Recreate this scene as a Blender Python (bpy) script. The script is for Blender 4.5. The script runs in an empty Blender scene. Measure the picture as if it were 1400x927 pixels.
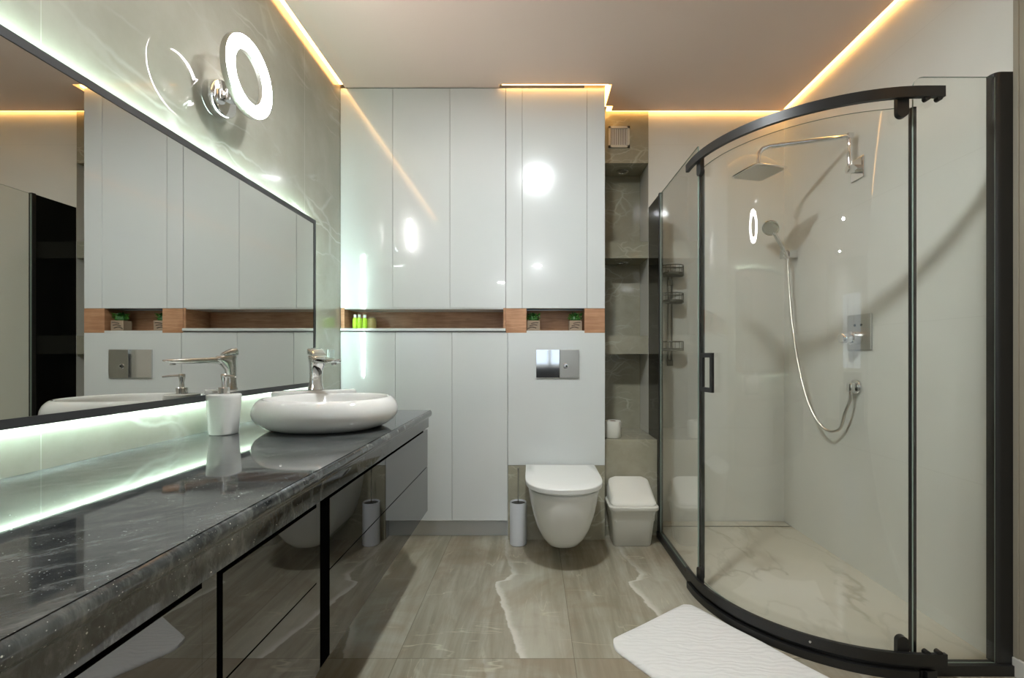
import bpy, bmesh, math, random
from mathutils import Vector, Matrix
random.seed(7)
PI = math.pi
S = bpy.context.scene
C = bpy.context.scene.collection

# ------------------------------------------------------------------ camera, world, exposure
cam_d = bpy.data.cameras.new('camera'); cam = bpy.data.objects.new('camera', cam_d); C.objects.link(cam)
cam.location = (0, 0, 1.06); cam.rotation_euler = (PI / 2, 0, 0)
cam_d.sensor_width = 36; cam_d.lens = 36 * 630 / 1400
cam_d.shift_x = -28 / 1400; cam_d.shift_y = 22.5 / 1400; cam_d.clip_start = 0.02
S.camera = cam
S.view_settings.view_transform = 'Standard'; S.view_settings.look = 'None'
S.view_settings.gamma = 1; S.view_settings.use_curve_mapping = False
S.view_settings.exposure = 2.3
S.cycles.max_bounces = 10; S.cycles.transparent_max_bounces = 24; S.cycles.glossy_bounces = 6
S.cycles.diffuse_bounces = 5; S.cycles.caustics_reflective = False; S.cycles.sample_clamp_indirect = 6
w = bpy.data.worlds.new('daylight'); S.world = w; w.use_nodes = True
w.node_tree.nodes['Background'].inputs[0].default_value = (0.72, 0.86, 1.0, 1)
w.node_tree.nodes['Background'].inputs[1].default_value = 0.32
# window portal behind the camera (the bedroom window lies at y = -5.2)
pl = bpy.data.lights.new('window_portal', 'AREA'); pl.shape = 'RECTANGLE'; pl.size = 1.7; pl.size_y = 1.3
pl.cycles.is_portal = True
po = bpy.data.objects.new('window_portal', pl); C.objects.link(po)
po.location = (0.2, -5.22, 1.45); po.rotation_euler = (PI / 2, 0, 0)

LED_WARM = 2.0      # ceiling slot strip
LED_MINT = 27.0      # behind the mirror
RING = 15.0
DOWN = 142.0

# ------------------------------------------------------------------ materials
def lin(c):
    return tuple(((v / 255) / 12.92 if v / 255 <= .04045 else ((v / 255 + .055) / 1.055) ** 2.4) for v in c) + (1,)

class N:
    def __init__(s, name):
        s.m = bpy.data.materials.new(name); s.m.use_nodes = True; s.t = s.m.node_tree
        s.b = s.t.nodes['Principled BSDF']; s.out = s.t.nodes['Material Output']
    def n(s, typ, **kw):
        x = s.t.nodes.new(typ)
        for k, v in kw.items(): setattr(x, k, v)
        return x
    def l(s, a, b): s.t.links.new(a, b)
    def math(s, op, a, b=None, c=None, clamp=False):
        x = s.n('ShaderNodeMath', operation=op, use_clamp=clamp)
        for i, v in enumerate((a, b, c)):
            if v is None: continue
            if isinstance(v, (int, float)): x.inputs[i].default_value = v
            else: s.l(v, x.inputs[i])
        return x.outputs[0]
    def mix(s, f, a, b):
        x = s.n('ShaderNodeMix', data_type='RGBA')
        for i, v in ((0, f), (6, a), (7, b)):
            if isinstance(v, (int, float)): x.inputs[i].default_value = v
            elif isinstance(v, tuple): x.inputs[i].default_value = v
            else: s.l(v, x.inputs[i])
        return x.outputs[2]
    def noise(s, vec, scale, detail=4, rough=.55, dist=0):
        x = s.n('ShaderNodeTexNoise'); x.inputs['Scale'].default_value = scale
        x.inputs['Detail'].default_value = detail; x.inputs['Roughness'].default_value = rough
        x.inputs['Distortion'].default_value = dist
        if vec is not None: s.l(vec, x.inputs['Vector'])
        return x.outputs[0]
    def rng(s, v, a, b, c=0, d=1, smooth=True):
        x = s.n('ShaderNodeMapRange'); x.interpolation_type = 'SMOOTHSTEP' if smooth else 'LINEAR'
        s.l(v, x.inputs[0])
        for i, k in enumerate((a, b, c, d)): x.inputs[i + 1].default_value = k
        return x.outputs[0]
    def coords(s):
        tc = s.n('ShaderNodeTexCoord'); sp = s.n('ShaderNodeSeparateXYZ'); s.l(tc.outputs['Object'], sp.inputs[0])
        return tc.outputs['Object'], sp.outputs[0], sp.outputs[1], sp.outputs[2]
    def scale(s, vec, sc, rot=(0, 0, 0), loc=(0, 0, 0)):
        x = s.n('ShaderNodeMapping'); s.l(vec, x.inputs[0]); x.inputs[3].default_value = sc
        x.inputs[2].default_value = rot; x.inputs[1].default_value = loc
        return x.outputs[0]
    def vein(s, vec, scale, width, detail=5, dist=.6):
        f = s.noise(vec, scale, detail, .5, dist)
        return s.rng(s.math('ABSOLUTE', s.math('SUBTRACT', f, .5)), 0, width, 1, 0)
    def bump(s, h, strength=.3, dist=.002):
        x = s.n('ShaderNodeBump'); x.inputs['Strength'].default_value = strength; x.inputs['Distance'].default_value = dist
        s.l(h, x.inputs['Height']); s.l(x.outputs[0], s.b.inputs['Normal'])

def mat(name, col, rough=.4, metal=0, ior=1.5, coat=0, emit=None, es=0, trans=0, sheen=0):
    s = N(name); b = s.b
    b.inputs['Base Color'].default_value = lin(col) if max(col) > 1 else tuple(col) + (1,)
    b.inputs['Roughness'].default_value = rough; b.inputs['Metallic'].default_value = metal
    b.inputs['IOR'].default_value = ior; b.inputs['Coat Weight'].default_value = coat
    b.inputs['Coat Roughness'].default_value = .02
    b.inputs['Transmission Weight'].default_value = trans
    b.inputs['Sheen Weight'].default_value = sheen
    if emit:
        b.inputs['Emission Color'].default_value = tuple(emit) + (1,); b.inputs['Emission Strength'].default_value = es
    return s.m

M = {}
M['gloss_white'] = mat('gloss_white_lacquer', (206, 211, 211), .16, coat=1)
M['panel_white'] = mat('white_panel', (206, 211, 210), .25, coat=.6)
M['plinth'] = mat('plinth_white', (214, 218, 220), .2)
M['ceramic'] = mat('white_ceramic', (218, 219, 216), .05, coat=.5)
M['toilet'] = mat('toilet_ceramic', (220, 223, 220), .12)
M['plastic'] = mat('white_plastic', (214, 214, 206), .35)
M['plastic_cool'] = mat('cool_white_plastic', (205, 209, 214), .35)
M['paper'] = mat('tissue_paper', (214, 214, 204), .9)
M['chrome'] = mat('chrome', (.80, .80, .80), .05, 1)
M['satin'] = mat('satin_chrome', (.55, .54, .50), .28, 1)
M['steel'] = mat('steel', (.6, .6, .58), .22, 1)
M['hose'] = mat('metal_hose', (.62, .60, .55), .3, 1)
M['black'] = mat('black_aluminium', (28, 28, 27), .38)
M['black_gloss'] = mat('black_gloss', (12, 13, 12), .08)
M['frame'] = mat('mirror_frame_black', (52, 53, 55), .4)
M['void'] = mat('shadow_gap_black', (5, 5, 5), .9); M['void'].node_tree.nodes['Principled BSDF'].inputs['Specular IOR Level'].default_value = 0
M['gap'] = mat('carcass_grey', (120, 122, 120), .8)
M['mirror'] = mat('mirror_silver', (.66, .665, .63), .0, 1)
M['caddy'] = mat('caddy_metal', (.16, .16, .14), .35, .7)
M['paint'] = mat('beige_paint', (148, 141, 125), .6)
M['paint_wall'] = mat('room_paint', (200, 196, 186), .7)
M['trim'] = mat('white_trim', (205, 204, 196), .4)
M['switch'] = mat('grey_plastic', (168, 176, 172), .3)
M['backing'] = mat('vent_dark', (120, 118, 112), .8)
M['drain'] = mat('drain_steel', (90, 90, 84), .35, .6)
M['leaf'] = mat('leaf', (70, 140, 30), .5)
M['leaf_dark'] = mat('leaf_dark', (30, 84, 22), .5)
M['bottle_green'] = mat('green_bottle', (170, 215, 60), .2)
M['bottle_cap'] = mat('clear_cap', (215, 225, 215), .2)
M['jar'] = mat('tan_jar', (150, 136, 84), .3)
M['crate'] = mat('crate_wood', (150, 132, 112), .7)
M['crate_dark'] = mat('crate_mark', (52, 42, 34), .7)
M['skirt_dark'] = mat('dark_sofa', (44, 44, 46), .8)
def emis(name, col, k):
    m = mat(name, (.8, .8, .8), .5, emit=col, es=k); return m
M['warm'] = emis('warm_led', (1, .52, .15), LED_WARM)
M['mint'] = emis('mint_led', (.74, 1, .92), LED_MINT)
M['ring'] = emis('ring_led', (1, .97, .95), RING)
M['down'] = emis('downlight_led', (.93, .98, 1), DOWN)
M['lens'] = mat('unlit_lens', (120, 120, 110), .2)

def glass_mat(name, tint):
    s = N(name); s.t.nodes.remove(s.b)
    tr = s.n('ShaderNodeBsdfTransparent'); tr.inputs[0].default_value = tint
    gl = s.n('ShaderNodeBsdfGlossy'); gl.inputs['Roughness'].default_value = .0
    gl.inputs[0].default_value = (1, 1, 1, 1)
    g = s.n('ShaderNodeNewGeometry')
    d = s.n('ShaderNodeVectorMath', operation='DOT_PRODUCT'); s.l(g.outputs['Normal'], d.inputs[0]); s.l(g.outputs['Incoming'], d.inputs[1])
    c = s.math('ABSOLUTE', d.outputs['Value'])
    f = s.math('POWER', s.math('SUBTRACT', 1.0, c), 5.0)
    f = s.math('MULTIPLY_ADD', f, .96, .04)
    mx = s.n('ShaderNodeMixShader'); s.l(f, mx.inputs[0]); s.l(tr.outputs[0], mx.inputs[1]); s.l(gl.outputs[0], mx.inputs[2])
    s.l(mx.outputs[0], s.out.inputs[0]); return s.m
M['glass'] = glass_mat('shower_glass', (.975, .985, .975, 1))
M['glass_clear'] = glass_mat('clear_glass', (.9, .97, .93, 1))

def tint_metal(name, col):                    # dark back-painted glass fronts
    s = N(name); s.b.inputs['Base Color'].default_value = (.012, .012, .011, 1)
    s.b.inputs['Roughness'].default_value = .015; s.b.inputs['IOR'].default_value = 2.35
    return s.m
M['dark_glass'] = tint_metal('dark_gloss_front', None)

def tile_grey(name, cols, joints=None, axis='Y', rough=.035, sc=1.0, ior=1.5):
    s = N(name); v, x, y, z = s.coords()
    n1 = s.noise(v, 1.6 * sc, 6, .6, .4); n2 = s.noise(s.scale(v, (1, 1, 1), loc=(5, 2, 3)), 7 * sc, 5, .65)
    base = s.mix(s.rng(n1, .3, .7), lin(cols[0]), lin(cols[1]))
    base = s.mix(s.math('MULTIPLY', s.rng(n2, .35, .75), .35), base, lin(cols[2]))
    def cracks(scl, rot, loc, width):
        nz = s.n('ShaderNodeTexNoise'); nz.inputs['Scale'].default_value = 5 * sc; nz.inputs['Detail'].default_value = 4; s.l(v, nz.inputs['Vector'])
        ad = s.n('ShaderNodeVectorMath', operation='MULTIPLY_ADD'); s.l(nz.outputs['Color'], ad.inputs[0]); ad.inputs[1].default_value = (.10, .10, .10); s.l(v, ad.inputs[2])
        mp = s.scale(ad.outputs[0], scl, rot=rot, loc=loc)
        vo = s.n('ShaderNodeTexVoronoi', feature='DISTANCE_TO_EDGE'); vo.inputs['Scale'].default_value = 1; s.l(mp, vo.inputs['Vector'])
        return s.rng(vo.outputs['Distance'], 0, width, 1, 0)
    ve = cracks((2.2 * sc, 1.1 * sc, 4.2 * sc), (.85, .1, .2), (0, 0, 0), .035)
    ve2 = cracks((3.5 * sc, 2.0 * sc, 8 * sc), (.65, .3, .1), (3, 1, 7), .05)
    msk = s.rng(s.noise(v, 2.6 * sc, 2), .45, .66)
    ve = s.math('MULTIPLY', s.math('MAXIMUM', ve, s.math('MULTIPLY', ve2, .6)), msk)
    base = s.mix(s.math('MULTIPLY', ve, .46), base, lin(cols[3]))
    if joints:
        for (ax, off, per, col) in joints:
            c = {'X': x, 'Y': y, 'Z': z}[ax]
            f = s.math('SUBTRACT', s.math('FRACT', s.math('ADD', s.math('DIVIDE', s.math('SUBTRACT', c, off), per), 100.5)), .5)
            j = s.math('LESS_THAN', s.math('ABSOLUTE', f), .0011 / per)
            base = s.mix(s.math('MULTIPLY', j, .7), base, lin(col))
    s.l(base, s.b.inputs['Base Color']); s.b.inputs['Roughness'].default_value = rough; s.b.inputs['IOR'].default_value = ior
    return s.m
M['tile_left'] = tile_grey('polished_grey_marble_tile', [(150, 148, 135), (166, 164, 152), (138, 136, 124), (205, 204, 196)],
                           [('Y', 1.037, 1.2, (190, 190, 178))], ior=1.65)
M['tile_alcove'] = tile_grey('grey_marble_tile', [(146, 143, 124), (162, 158, 139), (130, 127, 108), (205, 202, 184)], None, rough=.06, sc=1.6)

def white_tile(name):
    s = N(name); v, x, y, z = s.coords()
    n1 = s.noise(v, 1.1, 4, .5, .5)
    base = s.mix(s.rng(n1, .3, .7), lin((214, 214, 206)), lin((219, 219, 212)))
    for c, off, per in ((z, .0, .60),):
        f = s.math('SUBTRACT', s.math('FRACT', s.math('ADD', s.math('DIVIDE', s.math('SUBTRACT', c, off), per), 100.5)), .5)
        j = s.math('LESS_THAN', s.math('ABSOLUTE', f), .0008 / per)
        base = s.mix(s.math('MULTIPLY', j, .25), base, lin((170, 168, 155)))
    s.l(base, s.b.inputs['Base Color']); s.b.inputs['Roughness'].default_value = .25; return s.m
M['tile_white'] = white_tile('white_wall_tile')

def marble_floor(name):
    s = N(name); v, x, y, z = s.coords()
    base = s.mix(s.rng(s.noise(v, 1.4, 5, .55, .6), .35, .7), lin((203, 199, 184)), lin((212, 209, 197)))
    ve = s.vein(s.scale(v, (1.6, .8, 1), rot=(0, 0, .5), loc=(.4, .9, 0)), 1.1, .022, 7, .35)
    ve2 = s.vein(s.scale(v, (1.4, .8, 1), rot=(0, 0, -.4), loc=(2.4, .1, 0)), 1.5, .014, 6, .3)
    base = s.mix(s.math('MULTIPLY', s.math('MULTIPLY', ve, s.rng(s.noise(v, 2.2, 2), .35, .65)), .5), base, lin((160, 152, 134)))
    base = s.mix(s.math('MULTIPLY', ve2, .22), base, lin((170, 164, 148)))
    s.l(base, s.b.inputs['Base Color']); s.b.inputs['Roughness'].default_value = .15; return s.m
M['shower_floor'] = marble_floor('white_marble_floor')

def floor_tile(name):
    s = N(name); v, x, y, z = s.coords()
    W, L, ox, oy = .62, 1.2, .146, 1.612
    tx = s.math('DIVIDE', s.math('SUBTRACT', x, ox), W); u = s.math('MULTIPLY', s.math('FRACT', s.math('ADD', tx, 100)), W)
    ty = s.math('DIVIDE', s.math('SUBTRACT', y, oy), L); w_ = s.math('MULTIPLY', s.math('FRACT', s.math('ADD', ty, 100)), L)
    row = s.math('FLOOR', ty); colu = s.math('FLOOR', tx)
    cb = s.n('ShaderNodeCombineXYZ'); s.l(u, cb.inputs[0]); s.l(w_, cb.inputs[1]); s.l(s.math('MULTIPLY', row, 3.7), cb.inputs[2])
    p = cb.outputs[0]
    cb2 = s.n('ShaderNodeCombineXYZ'); s.l(u, cb2.inputs[0]); s.l(w_, cb2.inputs[1]); s.l(s.math('MULTIPLY_ADD', colu, 1.3, s.math('MULTIPLY', row, 3.7)), cb2.inputs[2])
    p2 = cb2.outputs[0]
    streak = s.noise(s.scale(p, (9, 1.1, 1), rot=(0, 0, .06)), 1.3, 7, .62, .5)
    fine = s.noise(s.scale(p2, (34, 2.4, 1), rot=(0, 0, .05)), 1.2, 5, .6, .2)
    blot = s.noise(p2, 2.6, 5, .6, .8)
    base = s.mix(s.rng(streak, .32, .70), lin((142, 137, 120)), lin((172, 168, 152)))
    base = s.mix(s.math('MULTIPLY', s.rng(fine, .35, .7), .32), base, lin((124, 118, 100)))
    base = s.mix(s.math('MULTIPLY', s.rng(blot, .42, .66), .6), base, lin((138, 124, 103)))
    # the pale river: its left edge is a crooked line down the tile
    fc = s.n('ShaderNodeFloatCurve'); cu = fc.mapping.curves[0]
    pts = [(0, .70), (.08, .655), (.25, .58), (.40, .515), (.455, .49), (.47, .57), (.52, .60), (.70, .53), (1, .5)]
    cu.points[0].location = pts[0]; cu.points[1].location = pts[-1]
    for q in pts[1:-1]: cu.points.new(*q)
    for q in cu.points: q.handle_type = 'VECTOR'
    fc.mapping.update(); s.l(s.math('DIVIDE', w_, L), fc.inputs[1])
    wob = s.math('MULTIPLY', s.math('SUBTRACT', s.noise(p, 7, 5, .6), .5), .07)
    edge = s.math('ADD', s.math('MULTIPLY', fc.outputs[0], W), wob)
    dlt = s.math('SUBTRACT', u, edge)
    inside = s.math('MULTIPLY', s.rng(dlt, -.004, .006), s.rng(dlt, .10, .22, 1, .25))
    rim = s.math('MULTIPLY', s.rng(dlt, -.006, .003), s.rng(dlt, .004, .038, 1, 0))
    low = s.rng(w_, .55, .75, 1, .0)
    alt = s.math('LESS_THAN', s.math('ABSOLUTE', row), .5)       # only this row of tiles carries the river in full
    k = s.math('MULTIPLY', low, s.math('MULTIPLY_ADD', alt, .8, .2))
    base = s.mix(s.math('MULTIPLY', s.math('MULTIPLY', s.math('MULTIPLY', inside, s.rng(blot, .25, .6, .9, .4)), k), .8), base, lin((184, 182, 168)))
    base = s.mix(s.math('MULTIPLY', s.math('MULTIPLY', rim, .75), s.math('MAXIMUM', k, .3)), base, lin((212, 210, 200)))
    ve = s.vein(s.scale(p2, (5, .9, 1), rot=(0, 0, .2)), 1.2, .009, 5, .2)
    msk = s.rng(s.noise(p, 4.5, 3), .48, .62)
    base = s.mix(s.math('MULTIPLY', s.math('MULTIPLY', ve, msk), .3), base, lin((205, 198, 176)))
    ve3 = s.vein(s.scale(p2, (.7, 4, 1), rot=(0, 0, .1), loc=(2, 1, 0)), 1.5, .008, 4, .2)
    base = s.mix(s.math('MULTIPLY', s.math('MULTIPLY', ve3, s.rng(s.noise(s.scale(p, (1, 1, 1), loc=(9, 3, 0)), 4, 2), .5, .62)), .55), base, lin((200, 194, 172)))
    for q, per in ((u, W), (w_, L)):
        j = s.math('MAXIMUM', s.math('LESS_THAN', q, .0013), s.math('GREATER_THAN', q, per - .0013))
        base = s.mix(s.math('MULTIPLY', j, .6), base, lin((96, 90, 74)))
    s.l(base, s.b.inputs['Base Color'])
    s.b.inputs['Roughness'].default_value = .17; s.b.inputs['IOR'].default_value = 1.45
    return s.m
M['floor'] = floor_tile('grey_beige_stone_tile')

def granite(name):
    s = N(name); v, x, y, z = s.coords()
    sv = s.scale(v, (1, 1, 1), rot=(0, 0, -.7)); sv = s.scale(sv, (1, 2.4, 1))
    cl = s.noise(sv, 2.6, 7, .68, .8)
    base = s.mix(s.rng(cl, .38, .66), lin((42, 45, 47)), lin((90, 94, 94)))
    f = s.noise(s.scale(sv, (1, 1, 1), loc=(4, 4, 4)), 16, 6, .75, .4)
    base = s.mix(s.math('MULTIPLY', s.rng(f, .46, .72), .45), base, lin((140, 144, 142)))
    vo = s.n('ShaderNodeTexVoronoi'); vo.inputs['Scale'].default_value = 170; s.l(v, vo.inputs['Vector'])
    sp = s.math('LESS_THAN', vo.outputs['Distance'], s.math('MULTIPLY', s.noise(v, 60, 1), .26))
    sp = s.math('MULTIPLY', sp, s.math('GREATER_THAN', s.noise(v, 14, 3, .7), .53))
    base = s.mix(s.math('MULTIPLY', sp, .6), base, lin((190, 194, 190)))
    vo2 = s.n('ShaderNodeTexVoronoi'); vo2.inputs['Scale'].default_value = 60; s.l(v, vo2.inputs['Vector'])
    sp2 = s.math('MULTIPLY', s.math('LESS_THAN', vo2.outputs['Distance'], .075), s.math('GREATER_THAN', s.noise(v, 9, 2), .56))
    base = s.mix(s.math('MULTIPLY', sp2, .9), base, lin((220, 222, 216)))
    s.l(base, s.b.inputs['Base Color']); s.b.inputs['Roughness'].default_value = .045; s.b.inputs['IOR'].default_value = 1.62
    return s.m
M['granite'] = granite('speckled_dark_granite')

def wood(name):
    s = N(name); v, x, y, z = s.coords()
    g = s.noise(s.scale(v, (2.2, 4, 26)), 2.0, 6, .6, 1.2)
    base = s.mix(s.rng(g, .3, .7), lin((164, 120, 88)), lin((194, 150, 116)))
    g2 = s.noise(s.scale(v, (7, 7, 7)), 1.0, 3)
    base = s.mix(s.math('MULTIPLY', s.rng(g2, .4, .7), .35), base, lin((138, 92, 62)))
    s.l(base, s.b.inputs['Base Color']); s.b.inputs['Roughness'].default_value = .42; return s.m
M['wood'] = wood('oak_veneer')

def ceiling_mat():
    s = N('satin_stretch_ceiling'); s.b.inputs['Base Color'].default_value = lin((232, 212, 200))
    s.b.inputs['Roughness'].default_value = .55; s.b.inputs['IOR'].default_value = 1.35; return s.m
M['ceiling'] = ceiling_mat()

def terry():
    s = N('white_terry'); v, x, y, z = s.coords()
    wv = s.n('ShaderNodeTexWave'); wv.wave_type = 'BANDS'; wv.bands_direction = 'Y'; wv.inputs['Scale'].default_value = 15
    wv.inputs['Distortion'].default_value = 9; wv.inputs['Detail'].default_value = 2; wv.inputs['Detail Scale'].default_value = 1.6
    s.l(s.scale(v, (.5, 1, 1), rot=(0, 0, .15)), wv.inputs['Vector'])
    h = s.math('ADD', s.math('MULTIPLY', wv.outputs['Fac'], 1), s.math('MULTIPLY', s.noise(v, 350, 2), .4))
    s.b.inputs['Base Color'].default_value = lin((226, 227, 225)); s.b.inputs['Roughness'].default_value = .95
    s.b.inputs['Sheen Weight'].default_value = .2
    s.bump(h, .45, .003); return s.m
M['terry'] = terry()

# ------------------------------------------------------------------ mesh helpers
def bx(bm, a, b, bev=0, seg=2):
    x0, y0, z0 = a; x1, y1, z1 = b
    r = bmesh.ops.create_cube(bm, size=1)
    for v in r['verts']:
        v.co = Vector(((x0 + x1) / 2 + v.co.x * (x1 - x0), (y0 + y1) / 2 + v.co.y * (y1 - y0), (z0 + z1) / 2 + v.co.z * (z1 - z0)))
    if bev:
        es = list({e for v in r['verts'] for e in v.link_edges})
        bmesh.ops.bevel(bm, geom=es, offset=bev, segments=seg, profile=.5, affect='EDGES')
    return bm

def loft(bm, rings, cap0=True, cap1=True, closed=True):
    rs = [[bm.verts.new(p) for p in r] for r in rings]
    n = len(rs[0])
    for a, b in zip(rs, rs[1:]):
        for i in range(n if closed else n - 1):
            j = (i + 1) % n
            try: bm.faces.new((a[i], a[j], b[j], b[i]))
            except ValueError: pass
    if cap0: bm.faces.new(list(reversed(rs[0])))
    if cap1: bm.faces.new(rs[-1])
    return bm

def lathe(bm, prof, c=(0, 0, 0), n=40, cap0=True, cap1=True, axis='Z', sx=1, sy=1):
    rings = []
    for r, h in prof:
        ring = []
        for i in range(n):
            a = 2 * PI * i / n; p = (r * math.cos(a) * sx, r * math.sin(a) * sy, h)
            if axis == 'X': p = (p[2], p[0], p[1])
            elif axis == 'Y': p = (p[1], p[2], p[0])
            ring.append((c[0] + p[0], c[1] + p[1], c[2] + p[2]))
        rings.append(ring)
    return loft(bm, rings, cap0, cap1)

def smooth_path(pts, k=8):
    P = [Vector(p) for p in pts]; out = []
    for i in range(len(P) - 1):
        p0 = P[max(i - 1, 0)]; p1 = P[i]; p2 = P[i + 1]; p3 = P[min(i + 2, len(P) - 1)]
        for j in range(k):
            t = j / k
            out.append(.5 * ((2 * p1) + (-p0 + p2) * t + (2 * p0 - 5 * p1 + 4 * p2 - p3) * t * t + (-p0 + 3 * p1 - 3 * p2 + p3) * t ** 3))
    out.append(P[-1]); return out

def tube(bm, pts, r, n=12, cap=True):
    P = [Vector(p) for p in pts]; rings = []
    t = (P[1] - P[0]).normalized(); up = Vector((0, 0, 1)) if abs(t.z) < .9 else Vector((1, 0, 0))
    nrm = t.cross(up).normalized()
    for i, p in enumerate(P):
        t = ((P[i + 1] if i + 1 < len(P) else p) - (P[i - 1] if i else p)).normalized()
        nrm = (nrm - t * nrm.dot(t)).normalized(); b = t.cross(nrm)
        rr = r[i] if isinstance(r, (list, tuple)) else r
        rings.append([p + (nrm * math.cos(2 * PI * k / n) + b * math.sin(2 * PI * k / n)) * rr for k in range(n)])
    return loft(bm, rings, cap, cap)

def sweep_rect(bm, path, half, z0, z1):
    """vertical rectangle, `half` to both sides, along a horizontal path of (x, y)."""
    P = [Vector((p[0], p[1], 0)) for p in path]; rings = []
    for i, p in enumerate(P):
        a = (p - P[i - 1]).normalized() if i else None
        b = (P[i + 1] - p).normalized() if i + 1 < len(P) else None
        t = ((a or b) + (b or a)).normalized(); nn = Vector((t.y, -t.x, 0))
        m = half / max(.3, nn.dot(Vector(((a or b).y, -(a or b).x, 0))))
        q0 = p - nn * m; q1 = p + nn * m
        rings.append([(q0.x, q0.y, z0), (q1.x, q1.y, z0), (q1.x, q1.y, z1), (q0.x, q0.y, z1)])
    return loft(bm, rings)

def rrect(cx, cy, w, d, r, z, n=6):
    out = []
    for (sx, sy, a0) in ((1, 1, 0), (-1, 1, PI / 2), (-1, -1, PI), (1, -1, 3 * PI / 2)):
        for k in range(n + 1):
            a = a0 + PI / 2 * k / n
            out.append((cx + sx * (w / 2 - r) + r * math.cos(a), cy + sy * (d / 2 - r) + r * math.sin(a), z))
    return out

def prism(bm, poly, z0, z1):
    return loft(bm, [[(x, y, z0) for x, y in poly], [(x, y, z1) for x, y in poly]])

def obj(name, bm, m, parent=None, smooth=False, origin=None):
    bmesh.ops.recalc_face_normals(bm, faces=bm.faces)
    me = bpy.data.meshes.new(name)
    if origin is not None: bmesh.ops.translate(bm, verts=bm.verts, vec=-Vector(origin))
    bm.to_mesh(me); bm.free()
    for f in me.polygons: f.use_smooth = bool(smooth)
    if smooth:
        try: me.set_sharp_from_angle(angle=math.radians(38 if smooth is True else smooth))
        except Exception: pass
    o = bpy.data.objects.new(name, me); C.objects.link(o)
    me.materials.append(M[m] if isinstance(m, str) else m)
    if origin is not None: o.location = origin
    if parent: o.parent = parent
    return o

def tag(o, label, cat, group=None, kind=None):
    o['label'] = label; o['category'] = cat
    if group: o['group'] = group
    if kind: o['kind'] = kind
    return o
def struct(name, bm, m, smooth=False):
    o = obj(name, bm, m, None, smooth); o['kind'] = 'structure'; return o
def thing(name, label, cat, loc, group=None):
    o = bpy.data.objects.new(name, None); C.objects.link(o); o.location = loc; o.empty_display_size = .05
    return tag(o, label, cat, group)
def part(name, bm, m, par, smooth=False, root=None):
    """bm in world coordinates; keep it there under a parent at root's location"""
    o = obj(name, bm, m, None, smooth)
    r = root or par; loc = r.location.copy()
    o.data.transform(Matrix.Translation(-loc)); o.parent = par
    return o
def dup(root, loc, label=None):
    r = root.copy(); C.objects.link(r); r.location = loc
    if label: r['label'] = label
    for ch in list(root.children):
        c = ch.copy(); C.objects.link(c); c.parent = r
        for g in list(ch.children):
            d = g.copy(); C.objects.link(d); d.parent = c
    return r
B = bmesh.new

# ------------------------------------------------------------------ room shell
XL, XR, YC, YB, H = -1.106, 1.60, 2.65, 2.93, 2.60
YS, ZG = 1.537, 2.0          # shower front plane, glass height
struct('floor', bx(B(), (-2.2, -5.3, -.06), (1.75, 3.3, 0)), 'floor')
struct('wall_left', bx(B(), (XL - .1, 0.0, 0), (XL, 3.3, 2.7)), 'tile_left')
struct('wall_back', bx(B(), (.737, YB, 0), (1.75, 3.3, 2.7)), 'tile_white')
struct('wall_right', bx(B(), (XR, 1.53, 0), (1.75, YB, 2.7)), 'tile_white')
struct('wall_right_painted', bx(B(), (XR, -5.3, 0), (1.75, 1.42, 2.7)), 'paint_wall')
struct('trim_1', bx(bx(B(), (XR - .002, 1.42, .062), (1.70, 1.53, 2.7), .003), (XR - .006, 1.512, .062), (1.62, 1.5295, 2.69), .002), 'paint')
struct('baseboard_right', bx(bx(B(), (XR - .010, 1.42, 0), (1.66, 1.5285, .062), .002), (XR - .012, -5.2, 0), (1.61, 1.42, .062)), 'trim')
struct('wall_rear_left', bx(B(), (-2.2, -5.3, 0), (-2.1, 0, 2.7)), 'paint_wall')
struct('wall_rear_corner', bx(B(), (-2.1, -.1, 0), (XL - .1, 0, 2.7)), 'paint_wall')
wf = B()
bx(wf, (-2.1, -5.3, 0), (-.65, -5.2, 2.7)); bx(wf, (1.05, -5.3, 0), (XR, -5.2, 2.7))
bx(wf, (-.65, -5.3, 0), (1.05, -5.2, .8)); bx(wf, (-.65, -5.3, 2.1), (1.05, -5.2, 2.7))
struct('wall_front', wf, 'paint_wall')
wn = B()
for x in (-.65, -.12, .36, .99): bx(wn, (x, -5.27, .8), (x + .06, -5.22, 2.1))
bx(wn, (-.65, -5.27, .8), (1.05, -5.22, .86)); bx(wn, (-.65, -5.27, 2.04), (1.05, -5.22, 2.1))
struct('window_1', wn, 'trim')
struct('ceiling_slab', bx(B(), (-2.2, -5.3, 2.66), (1.75, 3.3, 2.76)), 'paint_wall')
# stretch ceiling: its edge stands back from the walls, the LED slot runs along it
cpoly = [(-1.077, 0.02), (-1.077, YC), (-.19, YC), (-.19, 2.617), (.452, 2.617), (.452, 2.845), (.497, 2.845), (.497, 2.902),
         (1.570, 2.902), (1.570, -5.2), (-2.1, -5.2), (-2.1, 0.02)]
struct('ceiling', prism(B(), list(reversed(cpoly)), H, 2.63), 'ceiling')
def slot(path, name, label):
    t = thing(name, label, 'light strip', (path[0][0], path[0][1], 2.61), 'warm light strips in the ceiling slot')
    b = B(); sweep_rect(b, path, .0135, 2.612, 2.622); part('diffuser', b, 'warm', t)
    b = B(); sweep_rect(b, path, .0145, 2.6225, 2.632); part('channel', b, 'satin', t)
slot([(-1.0915, .03), (-1.0915, 2.64)], 'light_strip', 'warm light strip in the ceiling slot above the grey tiled mirror wall')
slot([(-.175, 2.633), (.4365, 2.633)], 'light_strip', 'short warm light strip at the ceiling above the cupboards over the toilet')
slot([(.4365, 2.66), (.4365, 2.8605), (.4815, 2.8605), (.4815, 2.916), (1.57, 2.916)], 'light_strip', 'warm light strip stepping round the alcove and along the shower back wall')
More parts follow.
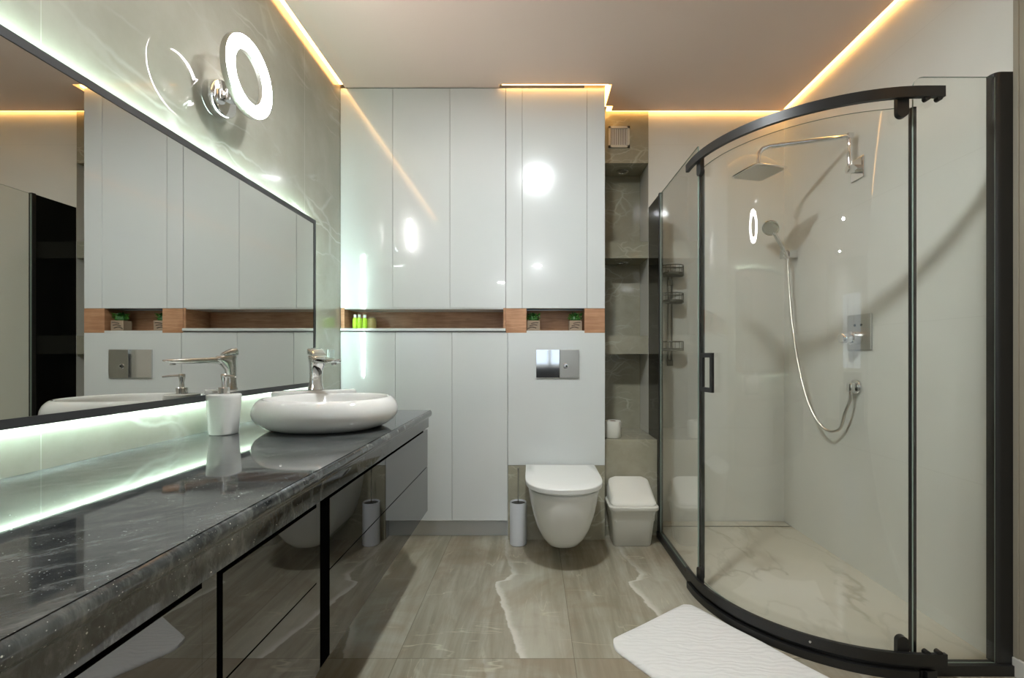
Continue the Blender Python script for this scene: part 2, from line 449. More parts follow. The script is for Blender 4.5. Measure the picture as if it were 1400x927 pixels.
slot([(1.585, 2.90), (1.585, -2.0)], 'light_strip', 'warm light strip in the ceiling slot along the right shower wall')

# alcove between the cupboards and the shower: lintel, two thick ledges, back
AX0, AX1 = .418, .736
a = B()
bx(a, (AX0, YB, 2.283), (AX1, 3.15, 2.7)); struct('wall_alcove_lintel', a, 'tile_alcove')
struct('wall_alcove_back', bx(B(), (.2, 3.15, 0), (AX1, 3.3, 2.7)), 'tile_alcove')
struct('trim_ledge_1', bx(B(), (AX0, YB, 1.679), (AX1, 3.15, 1.785)), 'tile_alcove')
struct('trim_ledge_2', bx(B(), (AX0, YB, 1.069), (AX1, 3.15, 1.186)), 'tile_alcove')
struct('wall_alcove_pedestal', bx(B(), (AX0, 2.715, 0), (AX1, 3.15, .564), .002), 'tile_alcove')
struct('wall_alcove_side', bx(B(), (.30, 2.67, 0), (AX0, 3.15, 2.7)), 'tile_alcove')

# cistern wall: white panel above, grey tile below
struct('wall_cistern', bx(B(), (-.141, YC, .429), (.4165, 2.75, 1.190)), 'panel_white')
struct('wall_cistern_tile', bx(B(), (-.141, YC + .001, 0), (.4165, 2.75, .427)), 'tile_alcove')

# shower floor and drain
R0 = .55; ACX, ACY = .742 + R0, YS + R0
def arc_path(r, a0=PI, a1=1.5 * PI, n=28, pre=None, post=None):
    p = [] if pre is None else [(ACX - r, pre)]
    p += [(ACX + r * math.cos(a0 + (a1 - a0) * i / n), ACY + r * math.sin(a0 + (a1 - a0) * i / n)) for i in range(n + 1)]
    if post is not None: p.append((post, ACY - r))
    return p
fl = arc_path(R0, pre=YB) + [(XR, YS), (XR, YB)]
struct('floor_shower', prism(B(), fl, .0, .004), 'shower_floor')
d = thing('shower_drain', 'long dark slot drain in the shower floor along the back wall', 'drain', (1.16, 2.885, .004))
b = B(); bx(b, (.76, 2.842, .0045), (1.598, 2.846, .006)); bx(b, (.76, 2.924, .0045), (1.598, 2.928, .006)); bx(b, (1.594, 2.842, .0045), (1.598, 2.928, .006))
part('slot_frame', b, 'drain', d)
part('infill', bx(B(), (.76, 2.8465, .0042), (1.593, 2.9235, .0075)), 'shower_floor', d)

# ------------------------------------------------------------------ fitted cupboards
G = .0016
def fronts(par, xs, z0, z1, names, y=YC, mt='gloss_white'):
    for (x0, x1), nm in zip(zip(xs, xs[1:]), names):
        part(nm, bx(B(), (x0 + G / 2, y, z0), (x1 - G / 2, y + .018, z1), .0012, 1), mt, par)
def carcass(par, x0, x1, z0, z1, m='gap', y=YC + .0185):
    part('carcass', bx(B(), (x0, y, z0), (x1, 2.93, z1)), m, par)
ZN0, ZN1 = 1.216, 1.333
t = thing('wall_cupboard', 'white gloss upper cupboard with three tall doors above the long oak niche', 'cupboard', (-.63, YC + .1, ZN1))
carcass(t, XL + .003, -.154, ZN1 + .002, 2.598)
fronts(t, [XL + .001, -.804, -.475, -.154], ZN1, 2.597, ['door'] * 3)
t = thing('niche_shelf', 'long open oak niche with green bottles between upper and lower white cupboards', 'shelf', (-.63, YC + .1, ZN0))
b = B(); bx(b, (XL + .004, 2.85, ZN0 + .001), (-.154, 2.87, ZN1 - .001)); part('back_panel', b, 'wood', t)
part('side_panel', bx(B(), (XL + .004, YC + .001, ZN0 + .001), (XL + .024, 2.849, ZN1 - .001)), 'wood', t)
part('side_panel', bx(B(), (-.168, YC + .001, ZN0 + .001), (-.154, 2.849, ZN1 - .001)), 'wood', t)
part('top_panel', bx(B(), (XL + .024, YC + .004, ZN1 - .006), (-.168, 2.849, ZN1)), 'panel_white', t)
part('shelf_board', bx(B(), (XL + .004, YC - .012, 1.200), (-.1545, 2.87, ZN0), .002), 'gloss_white', t)
t = thing('base_cupboard', 'white gloss floor cupboard with three doors and plinth below the oak niche', 'cupboard', (-.63, YC + .1, 0))
carcass(t, XL + .003, -.147, .11, 1.196)
fronts(t, [XL + .001, -.789, -.463, -.143], .110, 1.196, ['door'] * 3)
part('plinth', bx(B(), (XL + .003, 2.715, 0), (-.143, 2.74, .109)), 'plinth', t)
part('end_panel', bx(B(), (-.1435, YC + .019, 0), (-.1415, 2.93, 1.196)), 'gloss_white', t)
t = thing('wall_cupboard', 'white gloss upper cupboard with one wide door above the toilet', 'cupboard', (.13, YC + .1, ZN1))
carcass(t, -.152, .414, ZN1 + .002, 2.598)
fronts(t, [-.153, -.059, .3134, .4155], ZN1 - .002, 2.597, ['filler_panel', 'door', 'filler_panel'])
part('end_panel', bx(B(), (.4145, YC, ZN1 - .002), (.4165, 2.93, 2.598)), 'gloss_white', t)
t = thing('niche_shelf', 'short oak niche with two potted plants above the flush plate', 'shelf', (.13, YC + .1, 1.19))
part('front_panel', bx(B(), (-.153, YC - .001, 1.190), (-.034, YC + .14, ZN1 - .003), .001, 1), 'wood', t)
part('front_panel', bx(B(), (.299, YC - .001, 1.190), (.4165, YC + .14, ZN1 - .003), .001, 1), 'wood', t)
part('back_panel', bx(B(), (-.034, YC + .125, 1.203), (.299, YC + .14, ZN1 - .003)), 'wood', t)
part('shelf_board', bx(B(), (-.034, YC - .001, 1.1905), (.299, YC + .14, 1.203)), 'panel_white', t)

# flush plate
t = thing('flush_plate', 'rectangular chrome flush plate, left half mirrored and right half satin, above toilet', 'flush plate', (.1444, YC, 1.011))
x0, x1, z0, z1 = (733 - 728) / 237.7, (791.7 - 728) / 237.7, 1.06 - 30.5 / 237.7, 1.06 + 8 / 237.7
xm = (765 - 728) / 237.7
part('mirrored_plate', bx(B(), (x0, YC - .010, z0), (xm - .0005, YC - .0005, z1), .001), 'chrome', t)
part('satin_plate', bx(B(), (xm + .0005, YC - .010, z0), (x1, YC - .0005, z1), .001), 'satin', t)
b = B(); lathe(b, [(.013, -.013), (.016, -.010), (.016, -.009)], ((773.5 - 728) / 237.7, YC, 1.06 - 14.5 / 237.7), 28, axis='Y')
part('button', b, 'chrome', t, True)
b = B(); lathe(b, [(.005, -.0145), (.005, -.0125)], ((774.5 - 728) / 237.7, YC, 1.06 - 14.5 / 237.7), 20, axis='Y')
part('button_recess', b, 'void', t, True)

# ------------------------------------------------------------------ toilet
TC = .158
def dshape(hw, yf, yb, z, cx=TC, n=28, sq=2.3):
    """half superellipse to the front (small y), straight to the back"""
    out = [(cx - hw, yb, z)]
    L = min((yb - yf) * .62, max(hw * 1.25, .02)); ym = yf + L
    for i in range(n + 1):
        a = PI - PI * i / n
        c, s_ = math.cos(a), math.sin(a)
        out.append((cx + hw * math.copysign(abs(c) ** (2 / sq), c), ym - L * abs(s_) ** (2 / sq), z))
    out.append((cx + hw, yb, z)); return out
t = thing('toilet', 'white wall hung toilet with closed lid below the flush plate', 'toilet', (TC, 2.60, 0))
b = B()
secs = [(.080, .030, 2.375, 2.57), (.086, .058, 2.33, 2.60), (.105, .085, 2.285, 2.625), (.145, .113, 2.24, 2.645), (.20, .137, 2.20, 2.649),
        (.26, .155, 2.174, 2.649), (.32, .168, 2.157, 2.649), (.37, .177, 2.148, 2.649), (.395, .180, 2.145, 2.649), (.400, .177, 2.150, 2.649)]
loft(b, [dshape(hw, yf, yb, z) for z, hw, yf, yb in secs]); part('bowl', b, 'toilet', t, 60)
b = B(); loft(b, [dshape(hw, yf, 2.60, z) for z, hw, yf in ((.4015, .174, 2.153), (.403, .176, 2.150), (.411, .176, 2.150), (.4125, .174, 2.153))]); part('seat', b, 'toilet', t, True)
b = B(); loft(b, [dshape(hw, yf, yb, z, sq=2.5) for z, hw, yf, yb in ((.414, .192, 2.133, 2.627), (.416, .1945, 2.130, 2.628), (.435, .1955, 2.129, 2.628), (.4385, .1935, 2.132, 2.627), (.4400, .190, 2.137, 2.624), (.4435, .14, 2.20, 2.58))]); part('lid', b, 'toilet', t, 24)
for x in (-.07, .07):
    part('hinge', lathe(B(), [(.012, -.02), (.012, .02)], (TC + x, 2.637, .418), 16, axis='X'), 'toilet', t, True)

# toilet brush
t = thing('toilet_brush', 'white cylindrical toilet brush holder with thin steel handle left of toilet', 'toilet brush', (-.080, 2.595, 0))
c = (-.080, 2.595, 0)
part('holder', lathe(B(), [(.043, 0), (.047, .003), (.047, .232), (.046, .237), (.043, .237), (.041, .232), (.041, .20)], c, 36), 'plastic_cool', t, True)
part('infill', lathe(B(), [(.0405, .2015), (.0405, .229), (.012, .233)], c, 32), 'black', t, True)  # black cap stands in for the shade inside the open holder
part('handle', lathe(B(), [(.0035, .20), (.0035, .40), (.0045, .402), (.0045, .425), (.003, .428)], c, 12), 'steel', t, True)

# bin
t = thing('waste_bin', 'white plastic bin with sloping lid and bag liner beside the shower', 'bin', (.558, 2.60, 0))
bc = .556
def bsec(w, y0, y1, z, r=.03, cx=bc): return rrect(cx, (y0 + y1) / 2, w, y1 - y0, r, z)
b = B(); loft(b, [bsec(.205, 2.562, 2.700, 0, .022), bsec(.212, 2.556, 2.703, .006, .026), bsec(.246, 2.520, 2.708, .215, .03)]); part('body', b, 'plastic', t, True)
b = B(); random.seed(3)
rings = []
for k, (w_, y0, y1, z) in enumerate(((.2385, 2.531, 2.7065, .150), (.242, 2.528, 2.7085, .156), (.243, 2.5255, 2.709, .172), (.248, 2.521, 2.710, .190), (.254, 2.514, 2.7105, .214))):
    rg = bsec(w_, y0, y1, z, .03)
    rings.append([(x, min(y, 2.711) + (0 if y > 2.70 else .0035 * math.sin(i * 1.9 + k * 2)), zz + .007 * math.sin(i * .9 + k)) for i, (x, y, zz) in enumerate(rg)])
loft(b, rings, False, False); part('bag_liner', b, 'plastic', t, True)
b = B(); loft(b, [bsec(.266, 2.502, 2.712, .212, .03), bsec(.272, 2.498, 2.713, .218, .032), bsec(.272, 2.498, 2.713, .232, .032), bsec(.262, 2.506, 2.710, .236, .03)]); part('rim', b, 'plastic', t, True)
b = B()
def tilt(w0, y0, y1, za, zb, r):            # ring whose height runs from za (front) to zb (back)
    rr = rrect(bc, (y0 + y1) / 2, w0, y1 - y0, r, 0)
    return [(x, y, za + (zb - za) * (y - y0) / (y1 - y0)) for x, y, _ in rr]
loft(b, [tilt(.250, 2.512, 2.707, .237, .237, .03), tilt(.250, 2.513, 2.707, .243, .30, .03), tilt(.232, 2.522, 2.704, .254, .345, .03), tilt(.20, 2.54, 2.695, .266, .354, .03)]); part('lid', b, 'plastic', t, True)

# toilet roll
t = thing('toilet_roll', 'white toilet roll standing upright on the grey tiled pedestal', 'toilet roll', (.486, 2.795, .564))
b = B(); n = 36
lathe(b, [(.022, .001), (.048, .001), (.050, .004), (.050, .097), (.048, .1), (.022, .1), (.021, .097), (.021, .004), (.022, .001)], (.486, 2.795, .5645), n, False, False)
part('paper', b, 'paper', t, True)
b = B(); lathe(b, [(.0195, .001), (.0205, .001), (.0205, .1), (.0195, .1), (.0195, .001)], (.486, 2.795, .5645), n, False, False); part('core', b, 'crate', t, True)

# ventilation grille and alcove spotlights
t = thing('vent_grille', 'square white ventilation grille high on the grey tiled alcove', 'vent', (.549, YB, 2.446))
vx, vz, vh = .549, 2.446, .067
b = B()
bx(b, (vx - vh, YB - .012, vz - vh), (vx - vh + .014, YB - .0005, vz + vh)); bx(b, (vx + vh - .014, YB - .012, vz - vh), (vx + vh, YB - .0005, vz + vh))
bx(b, (vx - vh, YB - .012, vz - vh), (vx + vh, YB - .0005, vz - vh + .014)); bx(b, (vx - vh, YB - .012, vz + vh - .014), (vx + vh, YB - .0005, vz + vh))
part('frame', b, 'trim', t)
b = B()
for k in range(9):
    x = vx - vh + .020 + k * .0115; bx(b, (x, YB - .008, vz - vh + .014), (x + .006, YB - .004, vz + vh - .014))
part('louvres', b, 'plinth', t)
part('backing', bx(B(), (vx - vh + .01, YB - .003, vz - vh + .01), (vx + vh - .01, YB - .0006, vz + vh - .01)), 'backing', t)
def spot_fix(x, y, z, label):
    t = thing('spotlight', label, 'spotlight', (x, y, z), 'unlit spotlights in the alcove')
    b = B(); lathe(b, [(.040, -.0005), (.041, -.004), (.036, -.007), (.030, -.006), (.027, -.002)], (x, y, z), 32, False, False); part('bezel', b, 'steel', t, True)
    b = B(); lathe(b, [(.0265, -.002), (.0265, -.0005)], (x, y, z), 24); part('lens', b, 'lens', t)
    return t
s1 = spot_fix(.598, 3.06, 2.283, 'round recessed spotlight under the top of the grey tiled alcove')
dup(s1, (.598, 3.06, 1.679), 'round recessed spotlight under the upper thick ledge of the alcove')

# ------------------------------------------------------------------ vanity
YE = 2.17
def front_prof():
    pts = [(XL + .002, .803), (-.4795, .803)]
    for k in range(7):
        a = PI / 2 - PI * k / 6; pts.append((-.4815 + .0075 * math.cos(a), .788 + .015 * math.sin(a)))
    pts += [(-.4835, .771), (-.487, .768), (-.489, .764), (-.489, .724), (-.52, .724), (-.52, .768), (XL + .002, .768)]
    return pts
b = B(); pr = front_prof()
loft(b, [[(x, y, z) for x, z in pr] for y in (.02, YE)])
tag(obj('countertop', b, 'granite', None, 40), 'long speckled dark granite countertop with rounded edge along mirror wall', 'countertop')
VF = -.494
def vanity(y0, y1, label, zs=.539, strip=None):
    t = thing('vanity_cabinet', label, 'vanity cabinet', (-.8, (y0 + y1) / 2, .33), 'vanity cabinets under the countertop')
    yf = strip if strip else y1
    part('carcass', bx(B(), (XL + .003, y0 + .001, .335), (VF - .0202, y1 - .001, .7235)), 'void', t)
    part('drawer_front', bx(B(), (VF - .019, y0 + .0008, zs + .0018), (VF, yf - .0002, .712)), 'dark_glass', t)
    part('drawer_front', bx(B(), (VF - .019, y0 + .0008, .33), (VF, yf - .0002, zs - .0018)), 'dark_glass', t)
    if strip: part('side_strip', bx(B(), (VF - .019, strip, .33), (VF, y1 - .0004, .7235)), 'dark_glass', t)
    return t
vanity(1.122, YE, 'dark gloss two drawer vanity cabinet at the cupboard end of countertop')
vanity(.7345, 1.0715, 'dark gloss two drawer vanity cabinet between the two black uprights', strip=1.054)
vanity(.06, .721, 'dark gloss vanity cabinet nearest the camera under the countertop', strip=.689)
tag(obj('upright_profile', bx(B(), (-.54, 1.0720, .330), (VF - .001, 1.1215, .7238)), 'void'), 'wide black upright profile between dark vanity cabinets', 'profile', 'black upright profiles between vanity cabinets')
tag(obj('upright_profile', bx(B(), (-.54, .7215, .330), (VF - .001, .7340, .7238)), 'void'), 'thin black upright profile between dark vanity cabinets near camera', 'profile', 'black upright profiles between vanity cabinets')

# ------------------------------------------------------------------ mirror with backlight
MY0, MY1, MZ0, MZ1, MX = .18, 2.297, .908, 1.732, -1.079
t = thing('wall_mirror', 'large black framed mirror with mint backlight on grey tiled wall', 'mirror', (XL, 1.2, .908))
b = B(); f = .021
bx(b, (MX - .013, MY0, MZ0), (MX, MY1, MZ0 + f)); bx(b, (MX - .013, MY0, MZ1 - f), (MX, MY1, MZ1))
bx(b, (MX - .013, MY0, MZ0 + f), (MX, MY0 + f, MZ1 - f)); bx(b, (MX - .013, MY1 - f, MZ0 + f), (MX, MY1, MZ1 - f))
part('frame', b, 'frame', t)
part('mirror_glass', bx(B(), (MX - .010, MY0 + f, MZ0 + f), (MX - .002, MY1 - f, MZ1 - f)), 'mirror', t)
part('backboard', bx(B(), (XL + .001, MY0 + .03, MZ0 + .03), (MX - .0135, MY1 - .03, MZ1 - .03)), 'plinth', t)
b = B(); e = .014; q = .006; xa, xb = XL + .004, MX - .0135
bx(b, (xa, MY0 + e, MZ0 + e), (xb, MY1 - e, MZ0 + e + q)); bx(b, (xa, MY0 + e, MZ1 - e - q), (xb, MY1 - e, MZ1 - e))
bx(b, (xa, MY0 + e, MZ0 + e + q), (xb, MY0 + e + q, MZ1 - e - q)); bx(b, (xa, MY1 - e - q, MZ0 + e + q), (xb, MY1 - e, MZ1 - e - q))
part('backlight', b, 'mint', t)

# ------------------------------------------------------------------ ring lamp
RY, RZ, RXc = 1.60, 2.024, -.990
t = thing('wall_lamp', 'lit white ring lamp on a chrome round base above the mirror', 'wall lamp', (XL, 1.63, 1.95))
part('base', lathe(B(), [(.060, .0005), (.061, .003), (.061, .036), (.058, .040)], (XL, 1.60, 1.95), 40, axis='X'), 'chrome', t, True)
b = B(); tube(b, [(XL + .038, 1.60, 1.955), (XL + .06, 1.60, 1.960), (XL + .085, 1.60, 1.950), (RXc - .009, 1.60, 1.925)], [.013, .013, .012, .010], 16); part('arm', b, 'chrome', t, True)
part('arm_joint', lathe(B(), [(.017, -.02), (.019, -.015), (.019, .015), (.017, .02)], (XL + .062, 1.60, 1.960), 24, axis='Z'), 'chrome', t, True)
RO, RI = .128, .086
def ringmesh(x0, x1, ro, ri, n=72):
    b = B(); prof = [(ri, x0), (ro, x0), (ro + .0001, x1), (ri, x1), (ri, x0)]
    return lathe(b, prof, (0, RY, RZ), n, False, False, axis='X')
def ringprof(prof): return lathe(B(), prof, (0, RY, RZ), 72, False, False, axis='X')
part('ring_housing', ringprof([(RI + .004, RXc - .010), (RO, RXc - .010), (RO + .0012, RXc - .008), (RO + .0012, RXc + .011), (RO + .0002, RXc + .011), (RO + .0002, RXc - .006), (RI + .0005, RXc - .006), (RI + .0005, RXc + .004), (RI - .001, RXc + .004), (RI - .001, RXc - .010), (RI + .004, RXc - .010)]), 'satin', t, True)
part('diffuser', ringprof([(RI + .0008, RXc - .0055), (RO, RXc - .0055), (RO, RXc + .013), (RO - .002, RXc + .015), (RI + .003, RXc + .015), (RI + .0008, RXc + .013), (RI + .0008, RXc - .0055)]), 'ring', t, True)

# wall socket plate
t = thing('switch_plate', 'small white square switch plate on grey tile behind the basin tap', 'switch', (XL, 2.52, 1.055))
part('plate', bx(B(), (XL + .0005, 2.48, 1.02), (XL + .006, 2.56, 1.092), .002), 'switch', t)
part('rocker', bx(B(), (XL + .0062, 2.492, 1.031), (XL + .009, 2.548, 1.081), .0015), 'switch', t)

# ------------------------------------------------------------------ basin
BXC, BYC, ZT = -.732, 1.65, .8035
t = thing('washbasin', 'white oval vessel basin with rear tap ledge on granite countertop', 'basin', (BXC, BYC, .803))
def oval(r, z, n=72, a_=.2395, b_=.21, e=2.25, cx=BXC, cy=BYC):
    out = []
    for i in range(n):
        t_ = 2 * PI * i / n; c_, s_ = math.cos(t_), math.sin(t_)
        out.append((cx + a_ * r * math.copysign(abs(c_) ** (2 / e), c_), cy + b_ * r * math.copysign(abs(s_) ** (2 / e), s_), z))
    return out
prof = [(.70, 0), (.76, .003), (.86, .014), (.94, .028), (.985, .044), (1.0, .060), (.99, .076), (.965, .090), (.93, .100), (.90, .106), (.875, .1085),
        (.855, .108), (.84, .104), (.825, .092), (.81, .07), (.77, .045), (.68, .028), (.50, .019), (.25, .015), (.09, .013)]
b = B(); loft(b, [oval(r, ZT + z) for r, z in prof])
part('bowl', b, 'ceramic', t, 70)
b = B()
dk = [(.145, .0), (.15, .02), (.155, .06), (.163, .095), (.165, .104), (.160, .111), (.150, .1135)]
def deck(r, z, n=48):
    out = []
    for i in range(n):
        a = 2 * PI * i / n; u = r * math.cos(a); v = r * .56 * math.sin(a)
        out.append((-.897 + .80 * u + .6 * v * .9, 1.905 + .35 * u * .9 + .75 * v, z))
    return out
loft(b, [deck(r, ZT + z) for r, z in dk]); part('tap_ledge', b, 'ceramic', t, 60)
part('drain_cap', lathe(B(), [(.026, .0), (.028, .003), (.024, .008), (.01, .010)], (BXC, BYC, ZT + .0145), 32), 'chrome', t, True)

# basin tap
FX, FY, FZ = -.905, 1.925, ZT + .1145
D = Vector((.70, -.714, 0)); Pn = Vector((.714, .70, 0)); U = Vector((0, 0, 1))
t = thing('basin_tap', 'tall chrome basin tap with long flat spout behind the vessel basin', 'tap', (FX, FY, FZ))
def sec(c, wd, dp, ax=D, sd=Pn, e=3.0, n=28):
    out = []
    for i in range(n):
        a = 2 * PI * i / n; c_, s_ = math.cos(a), math.sin(a)
        out.append(tuple(Vector(c) + sd * (wd * math.copysign(abs(c_) ** (2 / e), c_)) + ax * (dp * math.copysign(abs(s_) ** (2 / e), s_))))
    return out
o = Vector((FX, FY, FZ)); b = B()
loft(b, [sec(o + U * z + D * dx, wd, dp) for z, wd, dp, dx in ((0, .030, .022, 0), (.004, .030, .022, 0), (.012, .0265, .019, 0), (.05, .024, .017, .001), (.085, .0255, .021, .005), (.108, .029, .031, .015), (.122, .033, .040, .024), (.135, .034, .038, .020), (.141, .032, .034, .016))])
part('body', b, 'chrome', t, 60)
b = B(); W3 = lambda s_, zt, zb, wd: sec(o + D * s_ + U * ((zt + zb) / 2), wd, (zt - zb) / 2, ax=U, sd=Pn, e=3.2)
loft(b, [W3(.01, .138, .098, .026), W3(.04, .137, .106, .027), W3(.07, .136, .110, .027), W3(.11, .134, .110, .026), W3(.16, .131, .1095, .025), W3(.20, .129, .111, .0235), W3(.217, .1275, .115, .019), W3(.226, .126, .120, .014)])
part('spout', b, 'chrome', t, 60)
part('aerator', lathe(B(), [(.010, -.004), (.010, .002)], tuple(o + D * .195 + U * .109), 20), 'steel', t, True)
b = B(); Wl = lambda s_, zt, zb, wd: sec(o + D * s_ + U * ((zt + zb) / 2), wd, (zt - zb) / 2, ax=U, sd=Pn, e=4)
loft(b, [Wl(-.020, .165, .143, .026), Wl(-.014, .174, .142, .031), Wl(.0, .172, .142, .032), Wl(.018, .162, .142, .030), Wl(.034, .151, .142, .026)])
part('lever', b, 'chrome', t, 50)

# soap dispenser
SX, SY = -1.012, 1.512
t = thing('soap_dispenser', 'white tapered soap dispenser with chrome pump on the granite beside basin', 'soap dispenser', (SX, SY, .803))
b = B()
def sq(r, z, n=40, e=2.8):
    out = []
    for i in range(n):
        a = 2 * PI * i / n; c_, s_ = math.cos(a), math.sin(a)
        out.append((SX + r * math.copysign(abs(c_) ** (2 / e), c_), SY + r * math.copysign(abs(s_) ** (2 / e), s_), z))
    return out
loft(b, [sq(r, ZT + z) for r, z in ((.036, 0), (.0385, .003), (.041, .05), (.0455, .118), (.046, .125), (.0445, .129), (.041, .131), (.012, .1315))]); part('bottle', b, 'ceramic', t, True)
part('collar', lathe(B(), [(.0165, .1318), (.0165, .1505), (.015, .152)], (SX, SY, ZT), 28), 'chrome', t, True)
b = B(); lathe(b, [(.007, .152), (.0065, .168), (.0085, .180), (.0095, .186), (.0095, .194), (.008, .196)], (SX, SY, ZT), 24)
part('pump', b, 'chrome', t, True)
b = B(); tube(b, [(SX + .008, SY - .003, ZT + .190), (SX + .03, SY - .011, ZT + .1895), (SX + .050, SY - .019, ZT + .187)], [.0042, .0036, .0028], 12); part('nozzle', b, 'chrome', t, True)

# ------------------------------------------------------------------ things in the niches
zb = ZN0 + .0005
def bottle(x, y, label, h=.083, r=.014):
    t = thing('toiletry_bottle', label, 'bottle', (x, y, zb), 'green bottles in the oak niche')
    part('body', lathe(B(), [(r * .85, 0), (r, .003), (r, h * .68), (r * .7, h * .76), (r * .5, h * .79)], (x, y, zb), 20), 'bottle_green', t, True)
    part('cap', lathe(B(), [(r * .62, h * .79), (r * .62, h * .98), (r * .5, h)], (x, y, zb), 16), 'bottle_cap', t, True)
    return t
P0 = lambda px, y: (px - 728) * y / 630
b1 = bottle(P0(485.5, 2.70), 2.70, 'green capped bottle nearest the mirror wall in the oak niche')
dup(b1, (P0(491.5, 2.70), 2.70, zb), 'middle of the three green capped bottles in the oak niche')
dup(b1, (P0(498.8, 2.715), 2.715, zb), 'green capped bottle in the oak niche, next to the tan jar')
t = thing('storage_jar', 'small tan jar at the right of the green bottles in oak niche', 'jar', (P0(508.5, 2.74), 2.74, zb))
part('body', lathe(B(), [(.021, 0), (.026, .003), (.027, .04), (.024, .055)], (P0(508.5, 2.74), 2.74, zb), 28), 'jar', t, True)
part('lid', lathe(B(), [(.0245, .0555), (.024, .064), (.010, .071)], (P0(508.5, 2.74), 2.74, zb), 28), 'jar', t, True)
def plant(x, y, label):
    z = 1.2035
    t = thing('potted_plant', label, 'potted plant', (x, y, z), 'potted plants in the short oak niche')
    part('crate', bx(B(), (x - .037, y - .03, z), (x + .037, y + .03, z + .060), .002, 1), 'crate', t)
    b = B()
    for k in range(3):
        pts = [(x - .034 + .010 * k, y - .0306, z + .012 + .015 * k), (x - .01 + .01 * k, y - .0306, z + .022 + .013 * k), (x + .016 + .006 * k, y - .0306, z + .016 + .016 * k)]
        tube(b, smooth_path(pts, 4), .0022, 6)
    part('crate_marking', b, 'crate_dark', t)
    random.seed(11); b = B(); b2 = B()
    for k in range(110):
        a = random.uniform(0, 2 * PI); r = random.uniform(0, .028); h = random.uniform(.0, .032)
        cx, cy, cz = x + math.cos(a) * r * 1.2, y + math.sin(a) * r * .85, z + .066 + h
        tgt = b if k % 2 else b2
        dv = Vector((math.cos(a + random.uniform(-.6, .6)), math.sin(a + random.uniform(-.6, .6)), random.uniform(.1, 1))).normalized()
        sd = dv.cross(U).normalized(); L = random.uniform(.010, .017)
        p = Vector((cx, cy, cz)); dd = dv * L; ss = sd * L * .34; up = sd.cross(dv) * .0015
        vs = [p, p + dd * .5 + ss, p + dd, p + dd * .5 - ss]
        top = [tgt.verts.new(v + up) for v in vs]; bot = [tgt.verts.new(v - up) for v in vs]
        tgt.faces.new(top); tgt.faces.new(list(reversed(bot)))
        for i in range(4): tgt.faces.new((top[i], bot[i], bot[(i + 1) % 4], top[(i + 1) % 4]))
    f1 = part('foliage', b, 'leaf', t); part('foliage', b2, 'leaf_dark', t)
    b = B(); lathe(b, [(.026, .056), (.030, .066), (.022, .085), (.008, .094)], (x, y, z), 12); part('leaf_core', b, 'leaf_dark', t)
    return t
px_ = .001; p1 = plant(-.034 + .040, YC + .060, 'small green plant in a wooden crate at left of short oak niche')
dup(p1, (.299 - .048, YC + .055, 1.2035), 'small green plant in a wooden crate at right of short oak niche')

# ------------------------------------------------------------------ shower enclosure
t = thing('shower_enclosure', 'curved glass shower enclosure with black frame standing in right corner', 'shower enclosure', (ACX, ACY, 0))
GX = .742
part('side_panel', bx(B(), (.7375, 2.690, .005), (.7505, YB - .001, ZG), .001, 1), 'black_gloss', t)
part('wall_profile', bx(B(), (.7345, 2.668, .0355), (.7565, 2.6895, ZG + .004), .002), 'black', t)
part('glass_panel', bx(B(), (GX - .003, 2.062, .036), (GX + .003, 2.6675, ZG - .004)), 'glass', t)
# right fixed pane with rounded upper corner
b = B(); xa, xb, zt = 1.268, 1.540, ZG - .012
poly = [(xa, .036), (xb, .036), (xb, zt)] + [(xa + .035 - .035 * math.sin(a * PI / 16), zt - .035 + .035 * math.cos(a * PI / 16)) for a in range(9)]
loft(b, [[(x, y, z) for x, z in poly] for y in (YS - .003, YS + .003)]); part('glass_panel', b, 'glass', t)
# wall post on the right, rounded front
b = B(); pr = [(1.536, 1.560), (1.536, 1.546), (1.539, 1.537), (1.546, 1.531), (1.556, 1.529), (1.5985, 1.529), (1.5985, 1.560)]
loft(b, [[(x, y, z) for x, y in pr] for z in (.0355, 2.002)]); part('wall_profile', b, 'black', t, 30)
# threshold
b = B(); sweep_rect(b, arc_path(R0, pre=2.69, post=1.598), .017, .0005, .035); part('threshold', b, 'black', t, 30)
b = B(); sweep_rect(b, arc_path(R0 + .028, pre=2.105, post=1.285), .010, .0005, .028); part('threshold_lip', b, 'black', t, 30)
# rails
b = B(); sweep_rect(b, arc_path(.575, pre=2.135, post=1.350), .0075, 1.907, 1.942); part('top_rail', b, 'black', t, 30)
b = B(); sweep_rect(b, arc_path(.575, pre=2.135, post=1.357), .0065, .044, .082); part('bottom_rail', b, 'black', t, 30)
b = B(); sweep_rect(b, arc_path(.560, pre=2.10, post=1.345), .0055, .036, .060); part('rail_bracket', b, 'black', t, 30)
# sliding door
RD = .536
def aat(px_deg): return math.radians(px_deg)
d0, d1 = aat(180), aat(268.2)
dr = part('sliding_door', sweep_rect(B(), arc_path(RD, d0, d1, 30), .003, .060, 1.893), 'glass', t, 30)
def bar(ang, half, w, z0, z1, name, r=RD):
    cx_, cy_ = ACX + r * math.cos(ang), ACY + r * math.sin(ang)
    tx, ty = -math.sin(ang), math.cos(ang); nx, ny = math.cos(ang), math.sin(ang)
    b = B(); q = [(cx_ + tx * i * half + nx * j * w, cy_ + ty * i * half + ny * j * w) for i, j in ((-1, -1), (1, -1), (1, 1), (-1, 1))]
    prism(b, q, z0, z1); return part(name, b, 'black', dr, root=t)
bar(aat(181.5), .010, .009, .062, 1.893, 'edge_profile', RD - .006)
bar(aat(268.6), .0065, .009, .062, 1.893, 'edge_profile')
